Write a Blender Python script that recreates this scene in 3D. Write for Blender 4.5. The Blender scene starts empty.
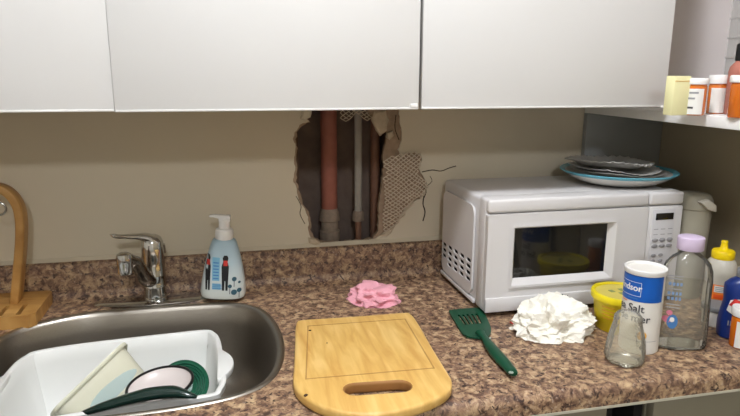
import bpy, bmesh, math, random
from mathutils import Vector, Matrix, Euler, noise
from mathutils.geometry import tessellate_polygon
random.seed(7)
PI = math.pi
scene = bpy.context.scene
COL = scene.collection

# ------------------------------------------------------------------ camera
CAM = Vector((-0.1067, -1.4519, 0.5088))
YAW, PITCH, ROLL, FPX = 0.2251, 0.2184, 0.0039, 610.76
fwd = Vector((math.sin(YAW)*math.cos(PITCH), math.cos(YAW)*math.cos(PITCH), -math.sin(PITCH)))
rt0 = Vector((math.cos(YAW), -math.sin(YAW), 0)); up0 = rt0.cross(fwd)
rt = math.cos(ROLL)*rt0 + math.sin(ROLL)*up0
up = -math.sin(ROLL)*rt0 + math.cos(ROLL)*up0
cd = bpy.data.cameras.new('camera'); cam = bpy.data.objects.new('camera', cd); COL.objects.link(cam)
cam.matrix_world = Matrix(((rt.x, up.x, -fwd.x, CAM.x), (rt.y, up.y, -fwd.y, CAM.y), (rt.z, up.z, -fwd.z, CAM.z), (0, 0, 0, 1)))
cd.sensor_fit = 'HORIZONTAL'; cd.sensor_width = 36.0; cd.lens = FPX/740*36.0
cd.clip_start = 0.02; cd.clip_end = 50
scene.camera = cam

def px(x, y, z=None, Y=None, X=None):
    """photo pixel -> point on the plane z / Y / X (metres; counter top is z=0, back wall Y=0)"""
    d = fwd + rt*((x-370)/FPX) + up*((208-y)/FPX)
    if z is not None: t = (z-CAM.z)/d.z
    elif Y is not None: t = (Y-CAM.y)/d.y
    else: t = (X-CAM.x)/d.x
    return CAM + d*t

# ------------------------------------------------------------------ world, light, exposure
w = bpy.data.worlds.new('world'); scene.world = w; w.use_nodes = True
w.node_tree.nodes['Background'].inputs[0].default_value = (1.0, 0.93, 0.84, 1)
w.node_tree.nodes['Background'].inputs[1].default_value = 0.05
LAMP = Vector((0.04, -0.97, 1.40)); LAMP_STRENGTH = 138.0
FILL_LAMP = Vector((-0.10, -2.80, 1.40))  # unseen fill lamp, added to lift the wall under the cabinets
scene.view_settings.view_transform = 'Standard'; scene.view_settings.look = 'None'
scene.view_settings.exposure = 0.0; scene.view_settings.gamma = 1.0
scene.view_settings.use_curve_mapping = False

# ------------------------------------------------------------------ materials
def srgb(r, g, b):
    f = lambda c: (c/255/12.92) if c/255 <= 0.04045 else ((c/255+0.055)/1.055)**2.4
    return (f(r), f(g), f(b), 1)
def mat(name, col, rough=0.5, metal=0.0, var=0.06, vscale=30.0, bump=0.0, bscale=200.0, trans=0.0, ior=1.45, emit=0.0, coat=0.0, stretch=None, spec=None, alpha=1.0):
    m = bpy.data.materials.new(name); m.use_nodes = True
    nt = m.node_tree; b = nt.nodes['Principled BSDF']; L = nt.links.new
    c = srgb(*col)
    tc = nt.nodes.new('ShaderNodeTexCoord'); mp = nt.nodes.new('ShaderNodeMapping')
    L(tc.outputs['Object'], mp.inputs[0])
    if stretch: mp.inputs['Scale'].default_value = stretch
    n = nt.nodes.new('ShaderNodeTexNoise'); n.inputs['Scale'].default_value = vscale; n.inputs['Detail'].default_value = 4
    L(mp.outputs[0], n.inputs['Vector'])
    mx = nt.nodes.new('ShaderNodeMix'); mx.data_type = 'RGBA'
    mx.inputs[6].default_value = tuple(min(1, v*(1-var)) for v in c[:3])+(1,)
    mx.inputs[7].default_value = tuple(min(1, v*(1+var)) for v in c[:3])+(1,)
    L(n.outputs['Fac'], mx.inputs[0]); L(mx.outputs[2], b.inputs['Base Color'])
    b.inputs['Roughness'].default_value = rough; b.inputs['Metallic'].default_value = metal
    b.inputs['Transmission Weight'].default_value = trans; b.inputs['IOR'].default_value = ior
    b.inputs['Coat Weight'].default_value = coat; b.inputs['Alpha'].default_value = alpha
    if spec is not None: b.inputs['Specular IOR Level'].default_value = spec
    if emit: b.inputs['Emission Color'].default_value = c; b.inputs['Emission Strength'].default_value = emit
    if bump:
        n2 = nt.nodes.new('ShaderNodeTexNoise'); n2.inputs['Scale'].default_value = bscale; n2.inputs['Detail'].default_value = 3
        L(mp.outputs[0], n2.inputs['Vector'])
        bp = nt.nodes.new('ShaderNodeBump'); bp.inputs['Strength'].default_value = bump; bp.inputs['Distance'].default_value = 0.002
        L(n2.outputs['Fac'], bp.inputs['Height']); L(bp.outputs[0], b.inputs['Normal'])
    return m
def ramp(nt, stops):
    r = nt.nodes.new('ShaderNodeValToRGB'); e = r.color_ramp.elements
    e[0].position, e[0].color = stops[0][0], srgb(*stops[0][1])
    e[1].position, e[1].color = stops[-1][0], srgb(*stops[-1][1])
    for p, c in stops[1:-1]:
        k = e.new(p); k.color = srgb(*c)
    return r
def laminate():
    m = bpy.data.materials.new('brown_granite_laminate'); m.use_nodes = True
    nt = m.node_tree; b = nt.nodes['Principled BSDF']; L = nt.links.new
    tc = nt.nodes.new('ShaderNodeTexCoord')
    def ns(scale, det, rough=.6, dist=.6):
        n = nt.nodes.new('ShaderNodeTexNoise'); n.inputs['Scale'].default_value = scale; n.inputs['Detail'].default_value = det
        n.inputs['Roughness'].default_value = rough; n.inputs['Distortion'].default_value = dist
        L(tc.outputs['Object'], n.inputs['Vector']); return n
    base = ramp(nt, [(.30, (64, 44, 36)), (.41, (104, 78, 62)), (.49, (140, 110, 86)), (.56, (172, 142, 110)), (.68, (204, 178, 140))])
    L(ns(58, 8, .68, .5).outputs['Fac'], base.inputs[0])
    dark = ramp(nt, [(.53, (0, 0, 0)), (.62, (255, 255, 255))])
    L(ns(92, 7, .66, .6).outputs['Fac'], dark.inputs[0])
    mx = nt.nodes.new('ShaderNodeMix'); mx.data_type = 'RGBA'; mx.inputs[7].default_value = srgb(58, 40, 36)
    L(dark.outputs[0], mx.inputs[0]); L(base.outputs[0], mx.inputs[6])
    pat = ramp(nt, [(.56, (0, 0, 0)), (.68, (190, 190, 190))])
    L(ns(14, 3, .5, .5).outputs['Fac'], pat.inputs[0])
    mx2 = nt.nodes.new('ShaderNodeMix'); mx2.data_type = 'RGBA'; mx2.inputs[7].default_value = srgb(118, 84, 70)
    ml = nt.nodes.new('ShaderNodeMath'); ml.operation = 'MULTIPLY'; ml.inputs[1].default_value = .55
    L(pat.outputs[0], ml.inputs[0]); L(ml.outputs[0], mx2.inputs[0]); L(mx.outputs[2], mx2.inputs[6])
    fl = ramp(nt, [(.60, (0, 0, 0)), (.70, (255, 255, 255))])
    L(ns(170, 3, .5, .3).outputs['Fac'], fl.inputs[0])
    mx3 = nt.nodes.new('ShaderNodeMix'); mx3.data_type = 'RGBA'; mx3.inputs[7].default_value = srgb(205, 186, 168)
    m3 = nt.nodes.new('ShaderNodeMath'); m3.operation = 'MULTIPLY'; m3.inputs[1].default_value = .35
    L(fl.outputs[0], m3.inputs[0]); L(m3.outputs[0], mx3.inputs[0]); L(mx2.outputs[2], mx3.inputs[6])
    L(mx3.outputs[2], b.inputs['Base Color'])
    b.inputs['Roughness'].default_value = .5
    return m
def wood(name, c0, c1, c2, axis_scale=(2.2, 16, 16), rough=.42):
    m = bpy.data.materials.new(name); m.use_nodes = True
    nt = m.node_tree; b = nt.nodes['Principled BSDF']; L = nt.links.new
    tc = nt.nodes.new('ShaderNodeTexCoord'); mp = nt.nodes.new('ShaderNodeMapping'); mp.inputs['Scale'].default_value = axis_scale
    L(tc.outputs['Object'], mp.inputs[0])
    n = nt.nodes.new('ShaderNodeTexNoise'); n.inputs['Scale'].default_value = 4; n.inputs['Detail'].default_value = 6; n.inputs['Distortion'].default_value = .5
    L(mp.outputs[0], n.inputs['Vector'])
    r = ramp(nt, [(.3, c0), (.5, c1), (.7, c2)]); L(n.outputs['Fac'], r.inputs[0]); L(r.outputs[0], b.inputs['Base Color'])
    b.inputs['Roughness'].default_value = rough
    return m

def thin(name, tint, rough=.04, haze=.10, hazecol=(220, 218, 208), refl=1.3, bump=0, bscale=120):
    m = mat(name, hazecol, .4, var=.03, bump=bump, bscale=bscale); nt = m.node_tree; L = nt.links.new
    b = nt.nodes['Principled BSDF']; out = nt.nodes['Material Output']
    tr = nt.nodes.new('ShaderNodeBsdfTransparent'); tr.inputs[0].default_value = srgb(*tint)
    gl = nt.nodes.new('ShaderNodeBsdfGlossy'); gl.inputs['Roughness'].default_value = rough
    fr_ = nt.nodes.new('ShaderNodeFresnel'); fr_.inputs[0].default_value = refl
    if bump:
        bn_ = [n for n in nt.nodes if n.bl_idname == 'ShaderNodeBump'][0]; L(bn_.outputs[0], gl.inputs['Normal']); L(bn_.outputs[0], fr_.inputs['Normal'])
    m1 = nt.nodes.new('ShaderNodeMixShader'); m1.inputs[0].default_value = haze; L(tr.outputs[0], m1.inputs[1]); L(b.outputs[0], m1.inputs[2])
    m2 = nt.nodes.new('ShaderNodeMixShader'); L(fr_.outputs[0], m2.inputs[0]); L(m1.outputs[0], m2.inputs[1]); L(gl.outputs[0], m2.inputs[2])
    L(m2.outputs[0], out.inputs['Surface']); return m
MT = dict(
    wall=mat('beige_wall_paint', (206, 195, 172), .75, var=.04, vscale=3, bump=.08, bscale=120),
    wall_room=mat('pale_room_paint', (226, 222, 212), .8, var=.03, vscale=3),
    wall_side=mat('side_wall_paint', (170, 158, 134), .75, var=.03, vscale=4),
    shelfside=mat('pinkish_white_panel', (248, 238, 236), .5, var=.02, vscale=5),
    plaster=mat('raw_brown_plaster', (160, 138, 116), .95, var=.35, vscale=70, bump=.8, bscale=160),
    plaster_pale=mat('broken_pale_plaster', (188, 172, 148), .95, var=.2, vscale=80, bump=.7, bscale=200),
    cavity=mat('dark_cavity_brick', (116, 100, 90), .95, var=.35, vscale=25, bump=.6, bscale=90),
    stud=mat('old_dark_stud_wood', (96, 76, 62), .9, var=.35, vscale=30, stretch=(6, 6, .6)),
    ceiling=mat('white_ceiling_paint', (236, 234, 230), .9, var=.02),
    floor=mat('grey_vinyl_floor', (160, 152, 142), .5, var=.12, vscale=8),
    cab=mat('white_cabinet_laminate', (214, 212, 209), .38, var=.035, vscale=5),
    basecab=mat('shaded_grey_base_laminate', (138, 132, 114), .5, var=.04),  # base colour darkened to carry the shade under the counter overhang
    cabedge=mat('white_edge_band', (222, 220, 216), .5, var=.03),
    shelf=mat('white_shelf_laminate', (238, 237, 234), .42, var=.03, vscale=6),
    panel=mat('blue_grey_panel', (150, 152, 150), .55, var=.03, vscale=6),
    lam=laminate(),
    lamedge=mat('pale_laminate_edge', (190, 186, 168), .5),
    dark=mat('black_gap', (14, 13, 12), .9, var=.1),
    steel=mat('brushed_stainless_steel', (166, 159, 149), .37, 1.0, var=.10, vscale=40, stretch=(1, 12, 12)),
    chrome=mat('polished_chrome', (200, 200, 198), .09, 1.0, var=.03),
    chromedk=mat('worn_chrome_spout', (140, 128, 118), .22, 1.0, var=.1),
    ring=mat('dull_grey_metal', (150, 148, 140), .3, 1.0),
    tub=mat('white_basin_plastic', (232, 232, 228), .35, var=.015),
    cloudy=mat('cloudy_cream_plastic', (232, 230, 208), .35, var=.05, vscale=14, alpha=.72),
    blueres=mat('pale_blue_residue', (186, 208, 208), .5, var=.06, alpha=.6),
    enamel=mat('off_white_enamel', (214, 204, 200), .3, var=.04),
    black=mat('black_plastic', (16, 17, 17), .35, var=.1),
    dkgreen=mat('dark_green_nylon', (14, 70, 48), .38, var=.15, vscale=40),
    dkgreen2=mat('blackish_green_handle', (18, 42, 36), .2, var=.1, coat=.3),
    green=mat('ribbed_green_plastic', (30, 92, 68), .35, var=.2),
    board=wood('cutting_board_maple', (202, 154, 82), (216, 174, 98), (228, 190, 118), (16, 2.2, 16)),
    boarddk=wood('cutting_board_groove', (170, 124, 64), (182, 138, 76), (192, 150, 88), (16, 2.2, 16)),
    slotwood=mat('dark_brown_slot_wood', (150, 104, 54), .6, var=.15),  # slot walls get a darker brown than the board faces
    knot=mat('dark_wood_knot', (60, 36, 16), .7),
    bamboo=wood('stand_bamboo', (160, 112, 56), (178, 132, 70), (192, 148, 86), (3, 14, 5)),
    pink=mat('pink_cloth', (234, 168, 180), .9, var=.12, vscale=60, bump=.5, bscale=500),
    tissue=mat('white_paper_towel', (240, 236, 224), .85, var=.03, vscale=40, bump=.25, bscale=420),
    mw=mat('white_microwave_enamel', (214, 211, 210), .36, var=.015, vscale=8),
    mwpanel=mat('pale_grey_control_panel', (208, 206, 208), .45, var=.015),
    mwbtn=mat('grey_button', (150, 148, 150), .5),
    mwglass=mat('dark_oven_glass', (24, 23, 22), .09, var=.1, coat=.5),
    turn=mat('amber_glass_turntable', (74, 66, 24), .25),
    rubber=mat('dark_rubber', (26, 25, 24), .7),
    plate=mat('white_glazed_plate', (226, 222, 214), .2, var=.02, coat=.3),
    turq=mat('turquoise_plate_rim', (98, 172, 190), .25, var=.06),
    foil=mat('crinkled_aluminium_foil', (226, 223, 218), .30, .6, var=.1, bump=.7, bscale=120),
    foildk=mat('dark_tin', (184, 180, 174), .35, .6, var=.2),
    ytub=mat('yellow_tub_plastic', (236, 214, 26), .4, var=.03),
    ylid=mat('yellow_lid_window', (214, 196, 92), .4, var=.08),
    paper=mat('white_label_paper', (230, 228, 222), .6, var=.03),
    saltpaper=mat('white_carton_paper', (228, 224, 216), .5, var=.02),
    blue=mat('royal_blue_print', (12, 88, 178), .4, var=.04),
    ink=mat('dark_grey_ink', (58, 56, 60), .6),
    inkblk=mat('black_ink', (22, 22, 24), .6),
    inkgrey=mat('faded_grey_ink', (150, 150, 152), .6),
    inkblue=mat('blue_ink', (70, 120, 176), .6),
    inkpale=mat('pale_blue_ink', (120, 146, 182), .6),
    inkred=mat('red_ink', (196, 52, 44), .6),
    white=mat('white_plastic', (234, 232, 228), .4, var=.02),
    orange=mat('orange_print', (232, 128, 44), .5, var=.06),
    lemon=mat('amber_yellow_print', (226, 168, 50), .5, var=.1),
    glass=thin('moulded_clear_glass', (250, 248, 238), .10, .26, (232, 228, 212), 1.30, bump=.8, bscale=110),
    clear=thin('clear_bottle_plastic', (253, 253, 252), .05, .10, (224, 222, 216), 1.32),
    oil=thin('clear_oil', (250, 249, 242), .05, .05, (222, 218, 204), 1.12),
    lav=mat('lavender_cap', (206, 188, 212), .4, var=.02),
    jug=mat('frosted_jug_plastic', (176, 170, 152), .35, var=.05, alpha=.8),
    jugw=mat('off_white_jug_lid', (206, 200, 186), .45, var=.03),
    honeyb=mat('translucent_squeeze_bottle', (214, 208, 194), .35, var=.05, alpha=.8),
    honey=mat('amber_honey', (206, 130, 50), .3, trans=.3, var=.1),
    yellowcap=mat('yellow_cap', (240, 206, 10), .4, var=.03),
    navy=mat('navy_blue_bottle', (20, 44, 110), .3, var=.12, vscale=25),
    greycap=mat('grey_cap', (130, 130, 130), .5),
    amber=mat('amber_vial_plastic', (222, 116, 26), .2, var=.05, alpha=.8, coat=.3),
    pinkliq=mat('dull_pink_liquid', (196, 128, 112), .25, var=.08, trans=.25, ior=1.2),
    paleyel=mat('pale_yellow_card', (230, 224, 172), .6, var=.06),
    binp=mat('clear_bin_plastic', (206, 202, 198), .2, var=.03, alpha=.40),
    copper=mat('rusty_red_pipe', (150, 92, 76), .7, .0, var=.35, vscale=30),
    copper2=mat('brown_copper_pipe', (138, 100, 80), .6, .1, var=.3, vscale=40),
    pvc=mat('grey_white_pipe', (158, 152, 142), .6, var=.15, vscale=30),
    galv=mat('corroded_fitting', (150, 134, 118), .85, .2, var=.4, vscale=60, bump=.6, bscale=150),
    lath=mat('galvanised_metal_lath', (206, 190, 168), .6, .0, var=.25, vscale=60),
    crack=mat('dark_crack', (66, 52, 40), .95),
    soapblue=None,
)
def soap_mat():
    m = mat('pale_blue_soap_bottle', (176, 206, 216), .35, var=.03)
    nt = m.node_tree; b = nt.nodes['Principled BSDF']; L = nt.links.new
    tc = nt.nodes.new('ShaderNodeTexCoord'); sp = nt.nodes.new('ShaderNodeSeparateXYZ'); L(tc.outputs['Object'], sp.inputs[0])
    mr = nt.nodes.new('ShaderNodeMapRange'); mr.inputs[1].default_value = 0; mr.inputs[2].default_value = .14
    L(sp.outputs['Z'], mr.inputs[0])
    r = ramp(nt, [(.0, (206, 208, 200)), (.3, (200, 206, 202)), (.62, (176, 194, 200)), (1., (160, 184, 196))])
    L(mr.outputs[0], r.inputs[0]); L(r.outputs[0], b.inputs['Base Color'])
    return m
MT['soapblue'] = soap_mat()

# ------------------------------------------------------------------ mesh builder
class MB:
    def __init__(s): s.v = []; s.f = []
    def add(s, vs, fs):
        o = len(s.v); s.v += [Vector(v) for v in vs]; s.f += [tuple(i+o for i in f) for f in fs]; return s
    def box(s, a, b):
        (x0, y0, z0), (x1, y1, z1) = a, b
        return s.add([(x0,y0,z0),(x1,y0,z0),(x1,y1,z0),(x0,y1,z0),(x0,y0,z1),(x1,y0,z1),(x1,y1,z1),(x0,y1,z1)],
                     [(3,2,1,0),(4,5,6,7),(0,1,5,4),(1,2,6,5),(2,3,7,6),(3,0,4,7)])
    def lathe(s, prof, n=32, c=(0,0,0), cap0=True, cap1=True):
        rings = [[(c[0]+r*math.cos(2*PI*i/n), c[1]+r*math.sin(2*PI*i/n), c[2]+z) for i in range(n)] for r, z in prof]
        return s.loft_rings(rings, cap0, cap1)
    def loft_rings(s, rings, cap0=True, cap1=True, closed=False):
        n = len(rings[0]); vs = [v for r in rings for v in r]; fs = []
        R = len(rings)
        for k in range(R if closed else R-1):
            a, b = k*n, ((k+1) % R)*n
            for i in range(n):
                j = (i+1) % n; fs.append((a+i, a+j, b+j, b+i))
        if not closed:
            if cap0: fs.append(tuple(range(n-1, -1, -1)))
            if cap1: fs.append(tuple((R-1)*n+i for i in range(n)))
        return s.add(vs, fs)
    def loft(s, secs, n=40, cap0=True, cap1=True):
        """secs: (z, rx, ry, exponent, ox, oy) superellipse sections"""
        rings = []
        for sc in secs:
            z, rx, ry, e = sc[:4]; ox, oy = (sc[4], sc[5]) if len(sc) > 5 else (0, 0)
            rings.append([sup(rx, ry, e, 2*PI*i/n, ox, oy)+(z,) for i in range(n)])
        return s.loft_rings(rings, cap0, cap1)
    def tube(s, pts, r, n=10, flat=1.0, upv=(0,0,1)):
        """round/oval tube along points; r a number or list; flat squeezes along upv"""
        pts = [Vector(p) for p in pts]; rings = []
        for i, p in enumerate(pts):
            d = (pts[min(i+1, len(pts)-1)]-pts[max(i-1, 0)]).normalized()
            u = Vector(upv)
            if abs(u.dot(d)) > .97: u = Vector((0, 1, 0)) if abs(d.y) < .9 else Vector((1, 0, 0))
            a = d.cross(u).normalized(); b = a.cross(d).normalized()
            rr = r[i] if isinstance(r, (list, tuple)) else r
            rings.append([p + a*(rr*math.cos(2*PI*k/n)) + b*(rr*flat*math.sin(2*PI*k/n)) for k in range(n)])
        return s.loft_rings(rings)
    def build(s, name, m, parent=None, smooth=True, bevel=0, seg=2, solid=0, loc=None, rot=None, sub=0, angle=40):
        me = bpy.data.meshes.new(name); me.from_pydata([tuple(v) for v in s.v], [], s.f)
        bm = bmesh.new(); bm.from_mesh(me); bmesh.ops.recalc_face_normals(bm, faces=bm.faces); 
        if bevel: bmesh.ops.bevel(bm, geom=[e for e in bm.edges if len(e.link_faces) == 2 and e.calc_face_angle() > .6], offset=bevel, segments=seg, affect='EDGES', profile=.5)
        bm.to_mesh(me); bm.free()
        me.materials.append(MT[m] if isinstance(m, str) else m)
        o = bpy.data.objects.new(name, me); COL.objects.link(o)
        if smooth:
            me.polygons.foreach_set('use_smooth', [True]*len(me.polygons)); me.set_sharp_from_angle(angle=math.radians(angle))
        if parent: o.parent = parent
        if loc: o.location = loc
        if rot: o.rotation_euler = rot
        if solid:
            md = o.modifiers.new('thick', 'SOLIDIFY'); md.thickness = solid; md.offset = -1
        if sub:
            md = o.modifiers.new('sub', 'SUBSURF'); md.levels = sub; md.render_levels = sub
        return o
def sup(rx, ry, e, t, ox=0, oy=0):
    c, s_ = math.cos(t), math.sin(t)
    return (ox+rx*math.copysign(abs(c)**(2/e), c), oy+ry*math.copysign(abs(s_)**(2/e), s_))
def bxo(name, a, b, m, parent=None, bevel=.002, **k): return MB().box(a, b).build(name, m, parent, bevel=bevel, **k)
def poly_prism(name, outer, holes, axis, d0, d1, m, parent=None, bevel=0, **k):
    """2-D outline with holes, extruded between d0 and d1. axis 'z': pts are (x,y); axis 'y': pts are (x,z)"""
    loops = [outer]+list(holes)
    P3 = lambda p, d: (p[0], p[1], d) if axis == 'z' else (p[0], d, p[1])
    tri = tessellate_polygon([[Vector((p[0], p[1], 0)) for p in l] for l in loops])
    flat = [p for l in loops for p in l]; n = len(flat)
    vs = [P3(p, d0) for p in flat]+[P3(p, d1) for p in flat]
    fs = [tuple(t) for t in tri]+[tuple(n+i for i in reversed(t)) for t in tri]
    o = 0
    for l in loops:
        for i in range(len(l)):
            j = (i+1) % len(l); fs.append((o+i, o+j, n+o+j, n+o+i))
        o += len(l)
    b = MB().add(vs, fs)
    return b.build(name, m, parent, bevel=bevel, **k)
def thing(name, label, cat, loc=(0,0,0), rz=0, group=None, rot=None):
    o = bpy.data.objects.new(name, None); COL.objects.link(o); o.location = loc
    o.rotation_euler = rot if rot else (0, 0, rz); o.empty_display_size = .05
    return tag(o, label, cat, group)
def tag(o, label, cat, group=None):
    o['label'] = label; o['category'] = cat
    if group: o['group'] = group
    return o
def struct(o): o['kind'] = 'structure'; return o
def text_mesh(body, size, bold=0.0):
    cu = bpy.data.curves.new('lettering', 'FONT'); cu.body = body; cu.size = size; cu.offset = bold
    cu.align_x = 'CENTER'; cu.resolution_u = 3
    o = bpy.data.objects.new('lettering', cu); COL.objects.link(o)
    bpy.context.view_layer.update()
    me = bpy.data.meshes.new_from_object(o.evaluated_get(bpy.context.evaluated_depsgraph_get()))
    bpy.data.objects.remove(o); return me
def rrect(x0, x1, y0, y1, r, n=6):
    out = []
    for cx, cy, a0 in ((x1-r, y1-r, 0), (x0+r, y1-r, 90), (x0+r, y0+r, 180), (x1-r, y0+r, 270)):
        for i in range(n+1):
            a = math.radians(a0+90*i/n); out.append((cx+r*math.cos(a), cy+r*math.sin(a)))
    return out
def smooth_closed(pts, sub=6):
    n = len(pts); out = []
    for i in range(n):
        p0, p1, p2, p3 = (Vector(pts[(i+k-1) % n]) for k in range(4))
        for s in range(sub):
            t = s/sub
            out.append(tuple(.5*((2*p1)+(p2-p0)*t+(2*p0-5*p1+4*p2-p3)*t*t+(3*p1-p0-3*p2+p3)*t**3)))
    return out
def smooth_open(pts, sub=6):
    P = [Vector(p) for p in pts]; out = []
    for i in range(len(P)-1):
        p0, p1, p2, p3 = P[max(i-1, 0)], P[i], P[i+1], P[min(i+2, len(P)-1)]
        for s in range(sub):
            t = s/sub
            out.append(.5*((2*p1)+(p2-p0)*t+(2*p0-5*p1+4*p2-p3)*t*t+(3*p1-p0-3*p2+p3)*t**3))
    return out+[P[-1]]
def jag(pts, amp, step):
    out = []; n = len(pts)
    for i in range(n):
        a, b = Vector(pts[i]), Vector(pts[(i+1) % n]); k = max(1, int((b-a).length/step))
        for s in range(k):
            p = a.lerp(b, s/k)
            out.append((p.x+random.uniform(-amp, amp), p.y+random.uniform(-amp, amp)))
    return out

# ================================================================== ROOM SHELL
XL, XR, YB, ZF, ZC = -2.1, 1.0291, -4.3, -0.91, 1.50
O1 = [(311,98),(310,112),(303,116),(309,121),(300,125),(295,132),(293,139),(296,147),(294,155),(295,167),(293,180),(297,190),(300,202),(306,212),(309,222),(308,232),(312,240),(322,243.5),(341,244),(361,243),(375,239),(384,233),(392,229),(397,223),(402,214),(408,206),(414,201),(420,199),(424,192),(427,185),(423,176),(419,168),(422,160),(420,153),(410,153),(402,157),(398,150),(402,140),(401,125),(399,112),(398,98)]
O2 = [(313,98),(312,112),(306,117),(311,122),(302,126),(297,133),(296,140),(298,148),(297,156),(297,168),(296,180),(299,190),(303,203),(309,213),(311,223),(311,232),(315,239),(325,242),(341,242),(361,241),(373,238),(379,231),(378,224),(379,212),(380,198),(382,180),(384,165),(383,152),(386,143),(388,134),(380,127),(374,121),(369,112),(367,98)]
wx = lambda L, Y: [(px(x, y, Y=Y).x, px(x, y, Y=Y).z) for x, y in L]
o1 = jag(wx(O1, 0), .0018, .006); o2 = jag(wx(O2, .006), .0022, .006)
wall_back = struct(poly_prism('wall_back', [(XL, ZF), (XR, ZF), (XR, ZC), (XL, ZC)], [o1], 'y', 0, .006, 'wall', smooth=False))
poly_prism('plaster_layer', [(XL, ZF), (XR, ZF), (XR, ZC), (XL, ZC)], [o2], 'y', .0062, .020, 'plaster', wall_back, smooth=False)
bxo('cavity_lining', (-.25, .125, -.3), (.55, .14, .9), 'cavity', wall_back, bevel=0)
bxo('wall_stud', (-.06, .0205, -.3), (.052, .124, .9), 'stud', wall_back, bevel=.002)
bxo('wall_stud', (.285, .0205, -.3), (.36, .124, .9), 'stud', wall_back, bevel=.002)
bxo('cavity_sill', (-.06, .0205, .0), (.36, .124, .04), 'cavity', wall_back, bevel=.002)
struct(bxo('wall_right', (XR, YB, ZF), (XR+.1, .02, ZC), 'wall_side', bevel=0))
struct(bxo('wall_left', (XL-.1, YB, ZF), (XL, .02, ZC), 'wall_room', bevel=0))
struct(bxo('wall_rear', (XL, YB-.1, ZF), (XR, YB, ZC), 'wall_room', bevel=0))
struct(bxo('floor', (XL-.1, YB-.1, ZF-.1), (XR+.1, .02, ZF), 'floor', bevel=0))
struct(bxo('ceiling', (XL-.1, YB-.1, ZC), (XR+.1, .02, ZC+.1), 'ceiling', bevel=0))

# lath, broken plaster and cracks of the damaged wall
def inside(p, poly):
    c = False; n = len(poly)
    for i in range(n):
        (x1, y1), (x2, y2) = poly[i], poly[(i+1) % n]
        if (y1 > p[1]) != (y2 > p[1]) and p[0] < (x2-x1)*(p[1]-y1)/(y2-y1)+x1: c = not c
    return c
def lath_sheet(name, poly, dx, dz, bulge, r, base=-.001):
    b = MB(); xs = [p[0] for p in poly]; zs = [p[1] for p in poly]
    cx, cz = (min(xs)+max(xs))/2, (min(zs)+max(zs))/2; hw, hh = (max(xs)-min(xs))/2, (max(zs)-min(zs))/2
    def P(i, j):
        x = min(xs)+i*dx/2; z = min(zs)+j*dz
        if not inside((x, z), poly): return None
        q = max(0, 1-((x-cx)/hw)**2*.8-((z-cz)/hh)**2*.8)
        nv = noise.noise_vector(Vector((x*40, z*40, 1.7)))
        return Vector((x+nv.x*.004, base-bulge*q-.004*nv.y, z+nv.z*.004))
    ni, nj = int(hw*4/dx)+2, int(hh*2/dz)+2
    for j in range(nj):
        for i in range(ni):
            if (i+j) % 2: continue
            a = P(i, j)
            if a is None: continue
            for di in (-1, 1):
                c = P(i+di, j+1)
                if c is not None: b.tube([a, c], r*random.uniform(.8, 1.2), n=4)
    return b.build(name, 'lath', wall_back, smooth=False)
LP = [(384,160),(392,156),(400,153),(410,151),(422,152),(423,163),(419,172),(425,178),(429,188),(425,195),(418,198),(411,204),(405,213),(398,223),(392,231),(384,235),(381,229),(381,212),(382,190),(384,175)]
lath_sheet('metal_lath', wx(LP, -.006), .0135, .0050, .018, .0014, base=-.004)
lath_sheet('metal_lath', wx([(338,100),(372,100),(374,120),(366,123),(356,116),(345,122),(338,118)], .012), .013, .005, .006, .0009, base=.014)
def chunk(name, pts, Y, depth, m):
    p = wx(pts, Y); c = Vector((sum(a[0] for a in p)/len(p), sum(a[1] for a in p)/len(p)))
    p = jag(p, .0012, .007)
    rings = [[(c.x+(x-c.x)*s, Y+d, c.y+(z-c.y)*s) for x, z in p] for s, d in ((.97, depth), (1, .002), (.86, -.004), (.5, -.006))]
    return MB().loft_rings(rings).build(name, m, wall_back, smooth=False)
chunk('broken_plaster', [(374,112),(386,110),(389,120),(387,131),(380,136),(375,128),(372,120)], .004, .012, 'plaster_pale')
chunk('broken_plaster', [(387,133),(393,131),(394,136),(390,140),(386,138)], .0, .01, 'plaster_pale')
chunk('broken_plaster', [(304,108),(312,110),(311,117),(305,120),(300,118)], -.002, .007, 'wall')
chunk('broken_plaster', [(379,236),(388,229),(396,224),(392,232),(386,237)], .002, .01, 'plaster_pale')
chunk('broken_plaster', [(308,238),(315,239),(322,243),(316,245),(309,243)], -.002, .008, 'plaster_pale')
for pts, r in (([(422,172),(432,170),(441,171),(449,168),(456,166)], .0012), ([(424,196),(423,204),(425,212),(423,221)], .0016), ([(419,184),(426,190),(424,198)], .0011), ([(427,186),(432,181),(430,176)], .0008), ([(296,196),(301,206),(300,214),(305,224)], .0008), ([(396,115),(395,128),(399,140)], .0012)):
    MB().tube(smooth_open([px(x, y, Y=-.0006) for x, y in pts], 4), r, n=5).build('wall_crack', 'crack', wall_back)

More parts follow.
